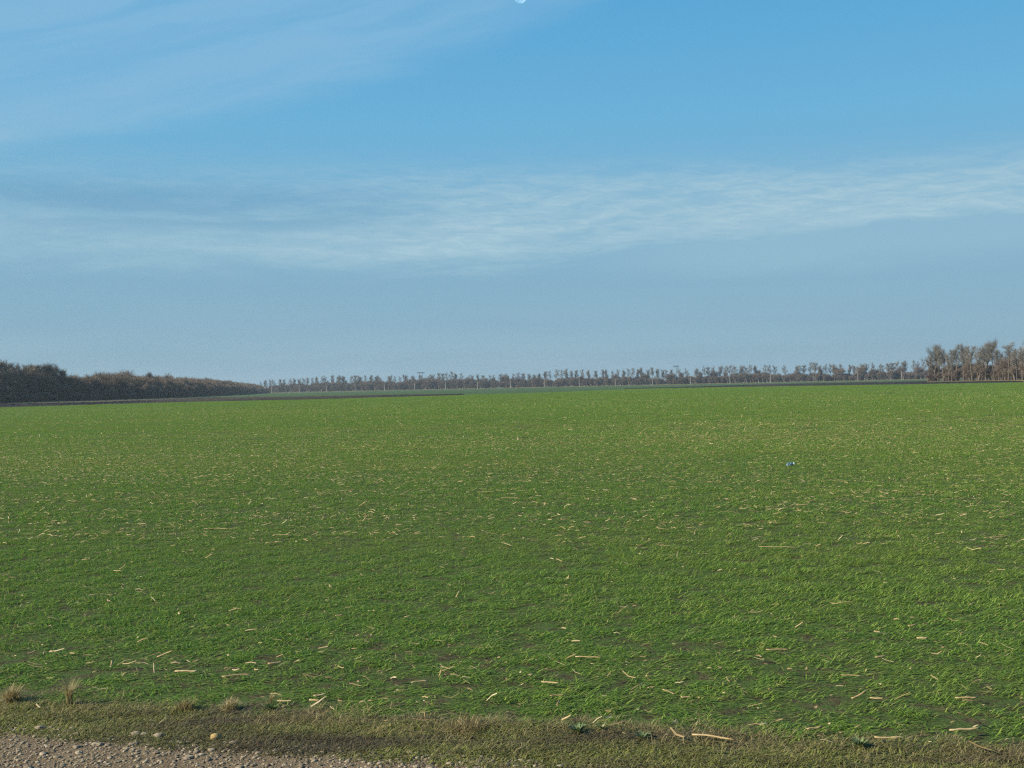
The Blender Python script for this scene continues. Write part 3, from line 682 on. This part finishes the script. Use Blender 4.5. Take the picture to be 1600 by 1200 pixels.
def tree_meshes(name, seed, P, height, mats, tw=0.03, stems=1, fan=0.0):
    g = Grow(seed)
    for k in range(stems):
        a = g.r.random() * 6.28; d = np.array([math.cos(a) * fan * g.r.random(), math.sin(a) * fan * g.r.random(), 1.]); d /= np.linalg.norm(d)
        o = np.array([math.cos(a), math.sin(a), 0]) * (0.5 * P.get('base', 0) * g.r.random()) if stems > 1 else np.zeros(3)
        g.branch(o, d, height * P['stem'] * g.r.uniform(0.85, 1.05), P['rad'] * g.r.uniform(.8, 1.1), 0, P['lev'], P)
    def tubes(sel, ns):
        V, Fq = [], []; off = 0
        for pts, rads, lev in g.tube:
            if not sel(lev): continue
            m = ns
            for i, (p, r) in enumerate(zip(pts, rads)):
                dd = pts[min(i + 1, len(pts) - 1)] - pts[max(i - 1, 0)]; _, u, v = frame(dd)
                for j in range(m):
                    a = 6.2832 * j / m; V.append(p + max(r, 0.012) * (math.cos(a) * u + math.sin(a) * v))
            for i in range(len(pts) - 1):
                for j in range(m):
                    Fq.append([off + i * m + j, off + i * m + (j + 1) % m, off + (i + 1) * m + (j + 1) % m, off + (i + 1) * m + j])
            off += m * len(pts)
        return np.array(V).reshape(-1, 3), np.array(Fq, int).reshape(-1, 4)
    V0, F0 = tubes(lambda l: l == 0, 7); V1, F1 = tubes(lambda l: l > 0, 4)
    q = np.array([t[0] for t in g.twig]); d = np.array([t[1] for t in g.twig]); L = np.array([t[2] for t in g.twig])[:, None]
    n = len(q); rnd = g.r.normal(0, 1, (n, 3)); u = np.cross(d, rnd); u /= np.linalg.norm(u, axis=1)[:, None]
    bend = g.r.normal(0, 0.15, (n, 3)) * L
    mid_ = q + d * L * 0.5 + bend; end = q + d * L + bend * 0.6
    # each twig forks: a main shoot and a side shoot from its middle
    d2 = d + g.r.normal(0, 0.5, (n, 3)); d2 /= np.linalg.norm(d2, axis=1)[:, None]; end2 = mid_ + d2 * L * 0.55
    w = tw
    Vt = np.stack([q - u * w / 2, q + u * w / 2, mid_ + u * w * .35, mid_ - u * w * .35, end + u * w * .1, end - u * w * .1, end2 + u * w * .15, end2 - u * w * .15], 1).reshape(-1, 3)
    b = np.arange(n)[:, None] * 8
    Ft = np.concatenate([b + [0, 1, 2, 3], b + [3, 2, 4, 5], b + [3, 2, 6, 7]])
    Vc = np.vstack([V1, Vt]); Fc = np.vstack([F1, Ft + len(V1)])
    # scale to the asked height
    hmax = np.percentile(Vc[:, 2], 99.7); k = height / hmax; V0, Vc = V0 * k, Vc * k
    return (V0, F0), (Vc, Fc)

TALL = dict(stem=0.72, rad=0.24, lev=3, wob=0.13, up=0.10, twigs=11, spread=0.62, tl=1.1, kids=[9, 5, 4], t0=[0.42, 0.25, 0.25], ratio=0.40)
VASE = dict(stem=0.62, rad=0.26, lev=3, wob=0.20, up=0.13, twigs=9, spread=0.55, tl=1.3, kids=[8, 6, 5], t0=[0.32, 0.25, 0.2], ratio=0.50)
BUSH = dict(stem=0.62, rad=0.13, lev=3, wob=0.20, up=0.06, twigs=10, spread=0.70, tl=1.1, kids=[6, 5, 4], t0=[0.12, 0.2, 0.2], ratio=0.55, base=1.6)
LOLLY = dict(stem=0.80, rad=0.20, lev=3, wob=0.16, up=0.05, twigs=9, spread=0.80, tl=0.9, kids=[9, 5, 4], t0=[0.48, 0.25, 0.25], ratio=0.30)

def tree_proto(seed, P, height, mt, **kw):
    (a, b), (c, d) = tree_meshes('t', seed, P, height, None, **kw)
    return mesh_np('tree_trunk', a, b, M_bark, None, True), mesh_np('tree_crown', c, d, mt, None, False)
def plant_tree(name, proto, x, y, rz, s, label, group, z=0.0, sxy=None):
    r = empty(name, (x, y, z), rz, (s * (sxy or 1), s * (sxy or 1), s))
    obj('trunk', proto[0], r); obj('crown', proto[1], r)
    return tag(r, label, 'tree', group)

ORD = ['first', 'second', 'third', 'fourth', 'fifth', 'sixth', 'seventh', 'eighth', 'ninth', 'tenth', 'eleventh', 'twelfth', 'thirteenth', 'fourteenth', 'fifteenth', 'sixteenth', 'seventeenth', 'eighteenth', 'nineteenth']
# --- group of tall trees at the right edge, running away to the left
tall = [tree_proto(100 + k, P, 16.0, M_twig, tw=0.028) for k, P in enumerate([VASE, TALL, VASE, TALL, LOLLY])]
right = [  # px, top py, proto, width factor, label
 (1450, 550, 3, .8, 'small thin bare tree at the very left of the right tree group'),
 (1460, 537, 0, 1.0, 'leaning bare tree with a dark trunk at the left end of the right tree group'),
 (1474, 541, 2, .8, 'bare tree with upswept limbs, second full one of the right tree group'),
 (1487, 545, 1, .7, 'slim bare tree in the gap after the first two of the right tree group'),
 (1496, 537, 3, .9, 'upright bare tree with a forked top left of the wider twin crowns'),
 (1506, 536, 0, .8, 'bare tree with wide upper crown, middle left of the right tree group'),
 (1519, 539, 1, .9, 'narrow bare tree just left of the tallest crown in the right tree group'),
 (1527, 541, 3, .6, 'thin bare tree squeezed against the tallest crown'),
 (1541, 530, 2, 1.1, 'tallest bare tree with a broad pale crown in the right tree group'),
 (1554, 534, 1, .8, 'straight trunked bare tree right of the tallest crown'),
 (1567, 548, 3, .5, 'low slender bare tree in the sky gap of the right tree group'),
 (1577, 534, 4, 1.25, 'dense round crowned bare tree near the right picture edge'),
 (1589, 539, 3, .9, 'bare tree between the dense round crown and the picture edge'),
 (1598, 536, 2, 1.0, 'bare tree cut by the right picture edge'),
 (1467, 552, 4, .7, 'lower bare tree standing behind the leaning one at the left end of the right group'),
 (1483, 551, 0, .6, 'lower bare tree half hidden left of the slim one in the right group'),
 (1513, 548, 2, .6, 'lower bare tree half hidden behind the wide upper crown of the right group'),
 (1534, 547, 4, .6, 'lower bare tree half hidden left of the tallest crown'),
 (1561, 545, 0, .7, 'lower bare tree with fanned limbs beside the sky gap of the right group'),
 (1584, 546, 2, .6, 'lower bare tree half hidden right of the dense round crown')]
def right_Y(px): return 520 + (px - 1450) / 150 * (415 - 520)
for i, (px, top, k, w, lab) in enumerate(right):
    Yd = right_Y(px); x = at_dist(px, Yd)
    hy = 586 + (1600 - px) * 0.0213; h = EYE + (hy - top) * Yd / F
    plant_tree('bare_tree', tall[k], x, Yd, random.random() * 6.28, h / 16.0, lab, 'tall bare trees of the right group', sxy=w * 1.12)
for i, px in enumerate((1612, 1628, 1645, 1664)):       # just out of frame, for a view from the side
    Yd = max(right_Y(px), 330); plant_tree('bare_tree', tall[i % 5], at_dist(px, Yd), Yd, i * 1.3, 1.0, 'bare tree beyond the right picture edge, %s outside it' % ORD[i], 'tall bare trees outside the frame')

# --- thickets: instanced bushes, masses nobody could count
def bush_variant(seed, height, tw, tmul=1.0, P=BUSH, stems=7, fan=0.45):
    Q = dict(P); Q['twigs'] = int(P['twigs'] * tmul); Q['kids'] = [5, 4, 3]
    (a, b), (c, d) = tree_meshes('b', seed, Q, height, None, tw=tw, stems=stems, fan=fan)
    return np.vstack([a, c]), np.vstack([b, d + len(a)]), np.zeros(len(a) + len(c))
bushes = [bush_variant(300 + k, 8.0, 0.045) for k in range(3)] + [bush_variant(320 + k, 8.0, 0.035, 1.0, VASE, 3, 0.25) for k in range(3)]
low_bushes = [bush_variant(340 + k, 3.0, 0.040, stems=9, fan=0.8) for k in range(3)]
def thicket(name, pts, heights, href, var, mat, label, cat='thicket'):
    P = np.array([(x, y, -0.05) for x, y in pts]); n = len(P); h = np.array(heights)
    o = scatter(name, var, mat, P, RNG.random(n) * 6.28, h / href * RNG.uniform(0.8, 1.15, n), RNG.integers(0, len(var), n), h / href * RNG.uniform(0.85, 1.1, n))
    return tag(o, label, cat, kind='stuff')
pts, hs = [], []
for k in range(125):
    px = random.uniform(1452, 1800); Yd = max(right_Y(px), 300) + random.uniform(-2, 26)
    pts.append((at_dist(px, Yd), Yd)); hs.append(random.choice([4.2, 5.5, 6.5, 7.5, 9.2]) * random.uniform(.85, 1.1) * (1 if px > 1462 else .6))
thicket('undergrowth', pts, hs, 8.0, bushes, M_twig_red, 'reddish brown bare undergrowth below the right group of tall trees')

# --- far belt behind the row of poles
P0, P1 = Vector(PL_), Vector(PR_); pd = (P1 - P0).normalized(); pn = Vector((-pd.y, pd.x))
if pn.y < 0: pn = -pn
span = (P1 - P0).length
def belt(s, off): q = P0 + pd * s + pn * off; return (q.x, q.y)
pts, hs = [], []
s = -700.0
while s < span + 420:
    for r_ in range(4):
        pts.append(belt(s + random.uniform(-1.2, 1.2), 16 + r_ * 4 + random.uniform(-1.5, 1.5)))
        hs.append(8.6 + 3.4 * math.exp(-((s - 190) / 150) ** 2) + 1.0 * math.sin(s / 31.0) + 0.9 * math.sin(s / 11.0 + 1) + random.uniform(-2.2, 1.6))
    if random.random() < 0.22:
        pts.append(belt(s, 22 + random.uniform(-4, 4))); hs.append(random.uniform(11, 15.5) * (0.85 if s < 120 else 1))
    s += 3.1
thicket('far_thicket', pts, hs, 8.0, bushes, M_twig_red, 'long belt of brown bare shrubs behind the pole row')
fartall = [tree_proto(200 + k, P, 18.0, M_twig, tw=0.036) for k, P in enumerate([LOLLY, LOLLY, VASE, TALL, LOLLY, VASE])]
# poles: column in the picture of each one
pole_px = [424.4, 467.6, 510, 555, 600.6, 648, 696.4, 746.4, 797.6, 850.6, 905.2, 961.4, 1019.4, 1079.4, 1140.6, 1204.4, 1270.6, 1340.4, 1409]
# crowns standing out above the thicket: px, top py read off the photo
crowns = [(408,597),(415,594),(424,593),(430,592.5),(438,592.5),(444,593),(452,591),(459,591),(467,592),(475,590.5),(481,590),(489,590),(497,588.5),(503,587),(511,587),(520,586),(527,587),(534,586),(540,587),(549,586.5),(556,586),(563,587),(572,585.5),(580,586),(586,587),(594,586.5),
 (608,586),(617,588),(626,588),(636,585),(645,587),(657,586),(668,585.5),(677,585),(686,582.5),(692,583),(698,581.5),(706,580.5),(711,583),(721,583),(733,585.5),(739,586),(746,584.5),(755,586),(766,585.5),(772,586),(781,583.5),(792,583),(802,584),(811,582),(818,583),(828,584),(836,585),
 (845,583.5),(852,580),(860,579.5),(870,577.5),(878,578),(886,576),(893,579),(901,578),(911,577),(921,578),(931,579),(943,577),(949,577),(958,579),(965,577.5),(974,578),(983,575),(989,575),(996,576.5),(1004,574),(1012,577),(1019,573.5),(1027,576),(1037,577),(1041,577),(1049,577),(1064,574.5),(1076,576),(1089,575.5),(1103,572),(1107,573),(1114,572),
 (1124,571),(1131,572),(1137,571),(1143,570.5),(1150,571),(1160,571),(1166,572),(1172,570),(1183,571),(1196,570),(1203,570),(1212,571),(1228,570),(1243,571),(1249,571),(1257,570),(1267,566),(1274,566),(1283,571),(1289,568.5),(1298,568),(1305,568.5),(1315,568),(1327,569.5),(1335,570),(1347,568),(1354,568),(1364,566),(1374,569),(1380,568.5),(1388,567.5),(1395,566.5),(1402,564),(1409,563.5),(1416,567),(1428,562.5),(1437,564),(1446,562)]
from collections import defaultdict
seq = defaultdict(int); nn = 0
for px, top in crowns:
    top -= 0.4
    # where that column meets the belt line
    lo_, hi_ = -400.0, span + 300
    off = 20 + random.uniform(-3, 8)
    for _ in range(40):
        m_s = (lo_ + hi_) / 2; q = belt(m_s, off); v = CM.transposed() @ Vector((q[0], q[1], -EYE))
        if v.x / -v.z * F + 800 < px: lo_ = m_s
        else: hi_ = m_s
    q = belt(lo_, off); hy = 586 + (1600 - px) * 0.0213; h = EYE + (hy - top) * q[1] / F
    k = sum(1 for p in pole_px if p < px) - 1; seq[k] += 1
    where = ('right of the %s' % ORD[k]) if k >= 0 else 'left of the first'
    lab = 'bare tree above far thicket, %s one %s pole from the left' % (ORD[seq[k] - 1], where)
    plant_tree('bare_tree', fartall[random.choice([0, 1, 2, 3, 4, 5])], q[0], q[1], random.random() * 6.28, h / 18.0, lab, 'bare trees rising from the far thicket', sxy=random.uniform(.75, 1.2)); nn += 1
print('far trees', nn)

# --- dense wood on the left, its face running from near left to the far belt
wl = [(-330, 643.0), (-160, 636.5), (0, 631.0), (100, 628.0), (200, 625.0), (300, 620.4), (360, 617.5), (418, 614.4)]
wl_top = [(-330, 552), (-160, 556), (0, 563), (35, 565), (70, 568), (105, 571), (118, 577), (135, 583), (165, 581), (200, 582), (240, 583), (262, 584), (300, 588), (330, 589), (360, 592), (390, 596), (418, 602)]
WP = [Vector(G(*p)) for p in wl]
def wood_at(px, off):
    xs_ = [p[0] for p in wl]; py = np.interp(px, xs_, [p[1] for p in wl]); g = Vector(G(px, py))
    i = min(max(np.searchsorted(xs_, px) - 1, 0), len(WP) - 2); t = (WP[i + 1] - WP[i]).normalized(); n_ = Vector((-t.y, t.x)); return g + n_ * off
def wood_h(px, Yd):
    hy = 586 + (1600 - px) * 0.0213; return EYE + (hy - np.interp(px, [p[0] for p in wl_top], [p[1] for p in wl_top])) * Yd / F
pts, hs, pl, hl = [], [], [], []
for seg in range(len(WP) - 1):
    L = (WP[seg + 1] - WP[seg]).length; m = int(L / 2.1)
    for i in range(m):
        px = wl[seg][0] + (wl[seg + 1][0] - wl[seg][0]) * 1.0 * (i + random.random()) / m
        for r_ in range(5):
            if random.random() < (0.92 if r_ < 2 else .6):
                q = wood_at(px, 1.5 + r_ * 4.0 + random.uniform(-1.5, 1.5)); hh = wood_h(px, q.y)
                pts.append((q.x, q.y)); hs.append(hh * (0.80 + 0.05 * r_ - (0.06 if px < 120 else 0)) * random.uniform(0.66, 1.06) * (0.75 if r_ == 0 else 1) * (1 + 0.06 * math.sin(px / 9.0)))
        for r_ in range(2):
            q = wood_at(px, -0.5 + random.uniform(-1, 2)); pl.append((q.x, q.y)); hl.append(random.uniform(2.0, 4.0))
thicket('wood', pts, hs, 8.0, bushes, M_twig_dark, 'dense dark bare wood along the left side of the field', 'wood')
thicket('wood_undergrowth', pl, hl, 3.0, low_bushes, M_twig_dark, 'low dark scrub at the foot of the left wood', 'scrub')
print('wood', len(pts), len(pl))
woodt = [tree_proto(400 + k, P, 14.0, M_twig, tw=0.055) for k, P in enumerate([VASE, BUSH | dict(rad=.2, stem=.6), VASE, TALL])]
for i, (px, top, k, w, lab) in enumerate([
 (-40, 560, 0, 1.2, None), (-22, 563, 1, 1.2, None),
 (3, 565, 2, 1.1, 'brown bare tree cut by the left picture edge'),
 (19, 562, 0, 1.2, 'tallest bare tree of the left wood with a dark ragged top'),
 (33, 566, 1, 1.1, 'rounded brown bare tree second from the left in the left wood'),
 (46, 566, 2, 1.0, 'bare tree in the even stretch right of the tallest one in the left wood'),
 (58, 568, 1, 1.2, 'broad brown bare tree left of the dip in the left wood'),
 (70, 568, 0, 1.1, 'bare tree beside the broad brown one in the left wood'),
 (82, 569, 3, 1.0, 'bare tree with a pale top just before the feathery one in the left wood'),
 (95, 567, 0, 1.2, 'feathery pale bare tree standing above the left wood'),
 (106, 568, 2, 1.2, 'open crowned bare tree right of the feathery pale one'),
 (117, 576, 0, 1.0, 'dark bare tree where the left wood drops in height'),
 (166, 581, 1, 1.2, 'rounded bare tree bump in the lower part of the left wood'),
 (212, 578, 1, 1.3, 'broadest rounded bump of the lower left wood'),
 (262, 581, 2, 1.2, 'bare tree with a pointed top right of the broadest bump of the left wood')]):
    q = wood_at(px, 5 + random.uniform(0, 4)); hy = 586 + (1600 - px) * 0.0213; h = EYE + (hy - top) * q.y / F
    plant_tree('bare_tree', woodt[k], q.x, q.y, random.random() * 6.28, h / 14.0, lab or 'bare tree of the left wood outside the picture, %s' % ('outer' if i == 0 else 'inner'), 'trees standing out of the left wood', sxy=w)

# pale dry grass margin under the far belt and the poles
def margin():
    var = [blades(260, 1.5, 0.25, 0.75, 0.05, 0.5, tmu=0.6, dry=0.0) for _ in range(3)]; pts = []
    s = -250.0
    while s < span + 120:
        pts += [belt(s + random.random(), 3.5 + random.uniform(-3, 4.5)) for _ in range(2 if s > span * .42 else 1)]; s += 1.3
    n = len(pts)
    o = scatter('dry_grass', var, M_dry, np.array([(x, y, 0.02) for x, y in pts]), RNG.random(n) * 6.28, RNG.uniform(.8, 1.4, n), RNG.integers(0, 3, n), RNG.uniform(.5, 1.3, n))
    tag(o, 'pale dry grass strip along the foot of the pole row', 'grass', kind='stuff')
    pts = []
    for k in range(260):
        px = random.uniform(1453, 1700); Yd = max(right_Y(px), 330) - random.uniform(3, 10); pts.append((at_dist(px, Yd), Yd))
    n = len(pts); o = scatter('dry_grass', var, M_dry, np.array([(x, y, 0.02) for x, y in pts]), RNG.random(n) * 6.28, RNG.uniform(.5, 1., n), RNG.integers(0, 3, n), RNG.uniform(.5, 1.2, n))
    tag(o, 'pale dry grass fringe at the foot of the right tree group', 'grass', kind='stuff')
    pts = []
    for k in range(300):
        px = random.uniform(-150, 330); q = wood_at(px, -4 + random.uniform(-1.5, 1.5)); pts.append((q.x, q.y))
    n = len(pts); o = scatter('dry_grass', var, M_dry, np.array([(x, y, 0.05) for x, y in pts]), RNG.random(n) * 6.28, RNG.uniform(.4, .9, n), RNG.integers(0, 3, n), RNG.uniform(.3, .9, n))
    tag(o, 'thin pale line of dry grass before the left wood', 'grass', kind='stuff')
margin()

# ------------------------------------------------------------------ utility poles
def box(V, Fq, c, sx, sy, sz, taper=1.0):
    b = len(V)
    for dz, k in ((-1, 1), (1, taper)):
        for dx, dy in ((-1, -1), (1, -1), (1, 1), (-1, 1)): V.append((c[0] + dx * sx * k / 2, c[1] + dy * sy * k / 2, c[2] + dz * sz / 2))
    for q in ([0, 3, 2, 1], [4, 5, 6, 7], [0, 1, 5, 4], [1, 2, 6, 5], [2, 3, 7, 6], [3, 0, 4, 7]): Fq.append([b + i for i in q])
def bar(V, Fq, p, q, r, n=6, r2=None):
    p, q = np.array(p, float), np.array(q, float); _, u, v = frame(q - p); b = len(V)
    for c, rr in ((p, r), (q, r2 or r)):
        for j in range(n):
            a = 6.2832 * j / n; V.append(tuple(c + rr * (math.cos(a) * u + math.sin(a) * v)))
    for j in range(n): Fq.append([b + j, b + (j + 1) % n, b + n + (j + 1) % n, b + n + j])
V, Fq = [], []; box(V, Fq, (0, 0, 4.6), 0.34, 0.42, 9.4, 0.6); me_shaft = mesh_np('pole_shaft', V, Fq, M_conc)
V, Fq = [], []; box(V, Fq, (0, 0, 8.7), 1.7, 0.12, 0.12); bar(V, Fq, (0.5, 0.02, 8.65), (0.02, 0.02, 8.0), 0.03); bar(V, Fq, (-0.5, 0.02, 8.65), (-0.02, 0.02, 8.0), 0.03); me_arm = mesh_np('pole_arm', V, Fq, M_steel)
def ins_mesh(x):
    V, Fq = [], []
    z0 = 9.3 if x == 0 else 8.76
    for z, r, r2 in ((0, .03, .06), (.06, .08, .04), (.12, .07, .03)): bar(V, Fq, (x, 0, z0 + z), (x, 0, z0 + z + .06), r, 8, r2)
    return mesh_np('insulator', V, Fq, M_ins)
me_ins = [ins_mesh(x) for x in (-0.75, 0, 0.75)]
V, Fq = [], []; bar(V, Fq, (3.9, 0, 0), (0.1, 0, 8.0), 0.15, 8, 0.10); me_brace = mesh_np('pole_brace', V, Fq, M_conc)
pa = math.atan2(pd.y, pd.x)
pole_pos = []
for i, px in enumerate(pole_px):
    Yd = 1450 + (1110 - 1450) * (i / (len(pole_px) - 1)) ; x = at_dist(px, Yd)
    extra = ' braced by a slanting strut' if abs(px - 1270.6) < 1 else ''
    r = empty('utility_pole', (x, Yd, 0), pa + R(90) if not extra else pa * 0)
    lab = ('pale concrete pole with a slanting strut at the far track' if extra else 'pale concrete pole at the far thicket, %s from the left in the pole row' % ORD[i])
    tag(r, lab, 'utility pole', 'utility poles along the far thicket')
    obj('shaft', me_shaft, r); obj('crossarm', me_arm, r)
    for m in me_ins: obj('insulator', m, r)
    if extra: obj('strut', me_brace, r)
    pole_pos.append((x, Yd))
# a low marker post by the track
x = at_dist(1185, 1175); V, Fq = [], []; box(V, Fq, (0, 0, 1.2), 0.5, 0.5, 2.6, 0.8); box(V, Fq, (0, 0, 2.6), 0.6, 0.6, 0.12, 0.5)
o = obj('marker_post', mesh_np('marker_post', V, Fq, M_conc)); o.location = (x, 1175, 0); tag(o, 'short pale marker post before the far thicket right of the braceless poles', 'post')

# power line pylons whose tops clear the trees
def pylon(px, top, Yd, armw, legs, label, rz):
    x = at_dist(px, Yd); hy = 586 + (1600 - px) * 0.0213; h = EYE + (hy - top) * Yd / F
    r = empty('power_pylon', (x, Yd, 0), rz); tag(r, label, 'pylon', 'power line pylons beyond the far thicket')
    for lx in legs:
        V, Fq = [], []; bar(V, Fq, (lx, 0, -0.2), (lx * 0.8, 0, h), 0.42, 8, 0.26); obj('leg', mesh_np('pylon_leg', V, Fq, M_steel), r)
    V, Fq = [], []; box(V, Fq, (0, 0, h), armw, 0.5, 0.75); box(V, Fq, (0, 0, h - 0.9), armw * .7, 0.2, 0.2)
    for sx in (-1, 1): bar(V, Fq, (sx * armw * .48, 0, h - .2), (sx * armw * .18, 0, h - 1.6), .12)
    obj('crossarm', mesh_np('pylon_arm', V, Fq, M_steel), r)
    for k in (-1, 0, 1):
        V, Fq = [], []
        for j in range(5): bar(V, Fq, (k * armw * .45, 0, h - .4 - j * .3), (k * armw * .45, 0, h - .6 - j * .3), .16, 8, .08)
        obj('insulator', mesh_np('insulator_string', V, Fq, M_ins), r)
    if len(legs) > 1:
        V, Fq = [], []; bar(V, Fq, (legs[0], 0, h * .62), (legs[1] * .85, 0, h - 1), .12); bar(V, Fq, (legs[1], 0, h * .62), (legs[0] * .85, 0, h - 1), .12); obj('bracing', mesh_np('pylon_bracing', V, Fq, M_steel), r)
pylon(658, 582.0, 1560, 10.5, (-2.6, 2.6), 'flat topped two legged pylon barely clearing the far thicket left of centre', 0.1)
pylon(1057, 572.0, 1420, 7.8, (0.0,), 'single mast pylon with a flat crossarm standing over the far thicket', 0.15)

# ------------------------------------------------------------------ moon
def moon():
    import bmesh
    d = ray(813.0, -5.5); D = 30000.0; rad = D * 9.5 / F
    bm = bmesh.new(); bmesh.ops.create_uvsphere(bm, u_segments=48, v_segments=32, radius=rad); me = bpy.data.meshes.new('moon'); bm.to_mesh(me); bm.free()
    me.polygons.foreach_set('use_smooth', [True] * len(me.polygons))
    m = bpy.data.materials.new('moon_rock'); m.use_nodes = True; t = NT(m.node_tree); t.N.clear()
    pos = t.n('ShaderNodeTexCoord').outputs['Object']
    df = t.n('ShaderNodeBsdfDiffuse'); t.put(df.inputs[0], t.ramp(t.noise(pos, 0.012, 4), [(0.35, (0.06, 0.07, 0.07)), (0.65, (0.17, 0.18, 0.18))]))
    tr = t.n('ShaderNodeBsdfTransparent'); ad = t.n('ShaderNodeAddShader'); out = t.n('ShaderNodeOutputMaterial')
    t.L.new(df.outputs[0], ad.inputs[0]); t.L.new(tr.outputs[0], ad.inputs[1]); t.L.new(ad.outputs[0], out.inputs[0])
    me.materials.append(m); o = obj('moon', me); o.location = Vector((0, 0, EYE)) + d * D; o.visible_shadow = False
    tag(o, 'pale daytime moon cut by the top edge of the picture', 'moon')
moon()

# ------------------------------------------------------------------ haze
def haze():
    V, Fq = [], []; box(V, Fq, (0, 800, 17.5), 7000, 3600, 37.0)
    me = mesh_np('haze', V, Fq); m = bpy.data.materials.new('haze'); m.use_nodes = True; t = NT(m.node_tree); t.N.clear()
    pv = t.n('ShaderNodeVolumePrincipled'); pv.inputs['Color'].default_value = (0.80, 0.92, 1.0, 1); pv.inputs['Density'].default_value = HAZE
    pv.inputs['Anisotropy'].default_value = 0.3
    out = t.n('ShaderNodeOutputMaterial'); t.L.new(pv.outputs[0], out.inputs['Volume']); me.materials.append(m)
    o = obj('haze', me); tag(o, 'thin pale blue haze over the far fields', 'haze', kind='stuff')
HAZE = 0.00012
if HAZE: haze()
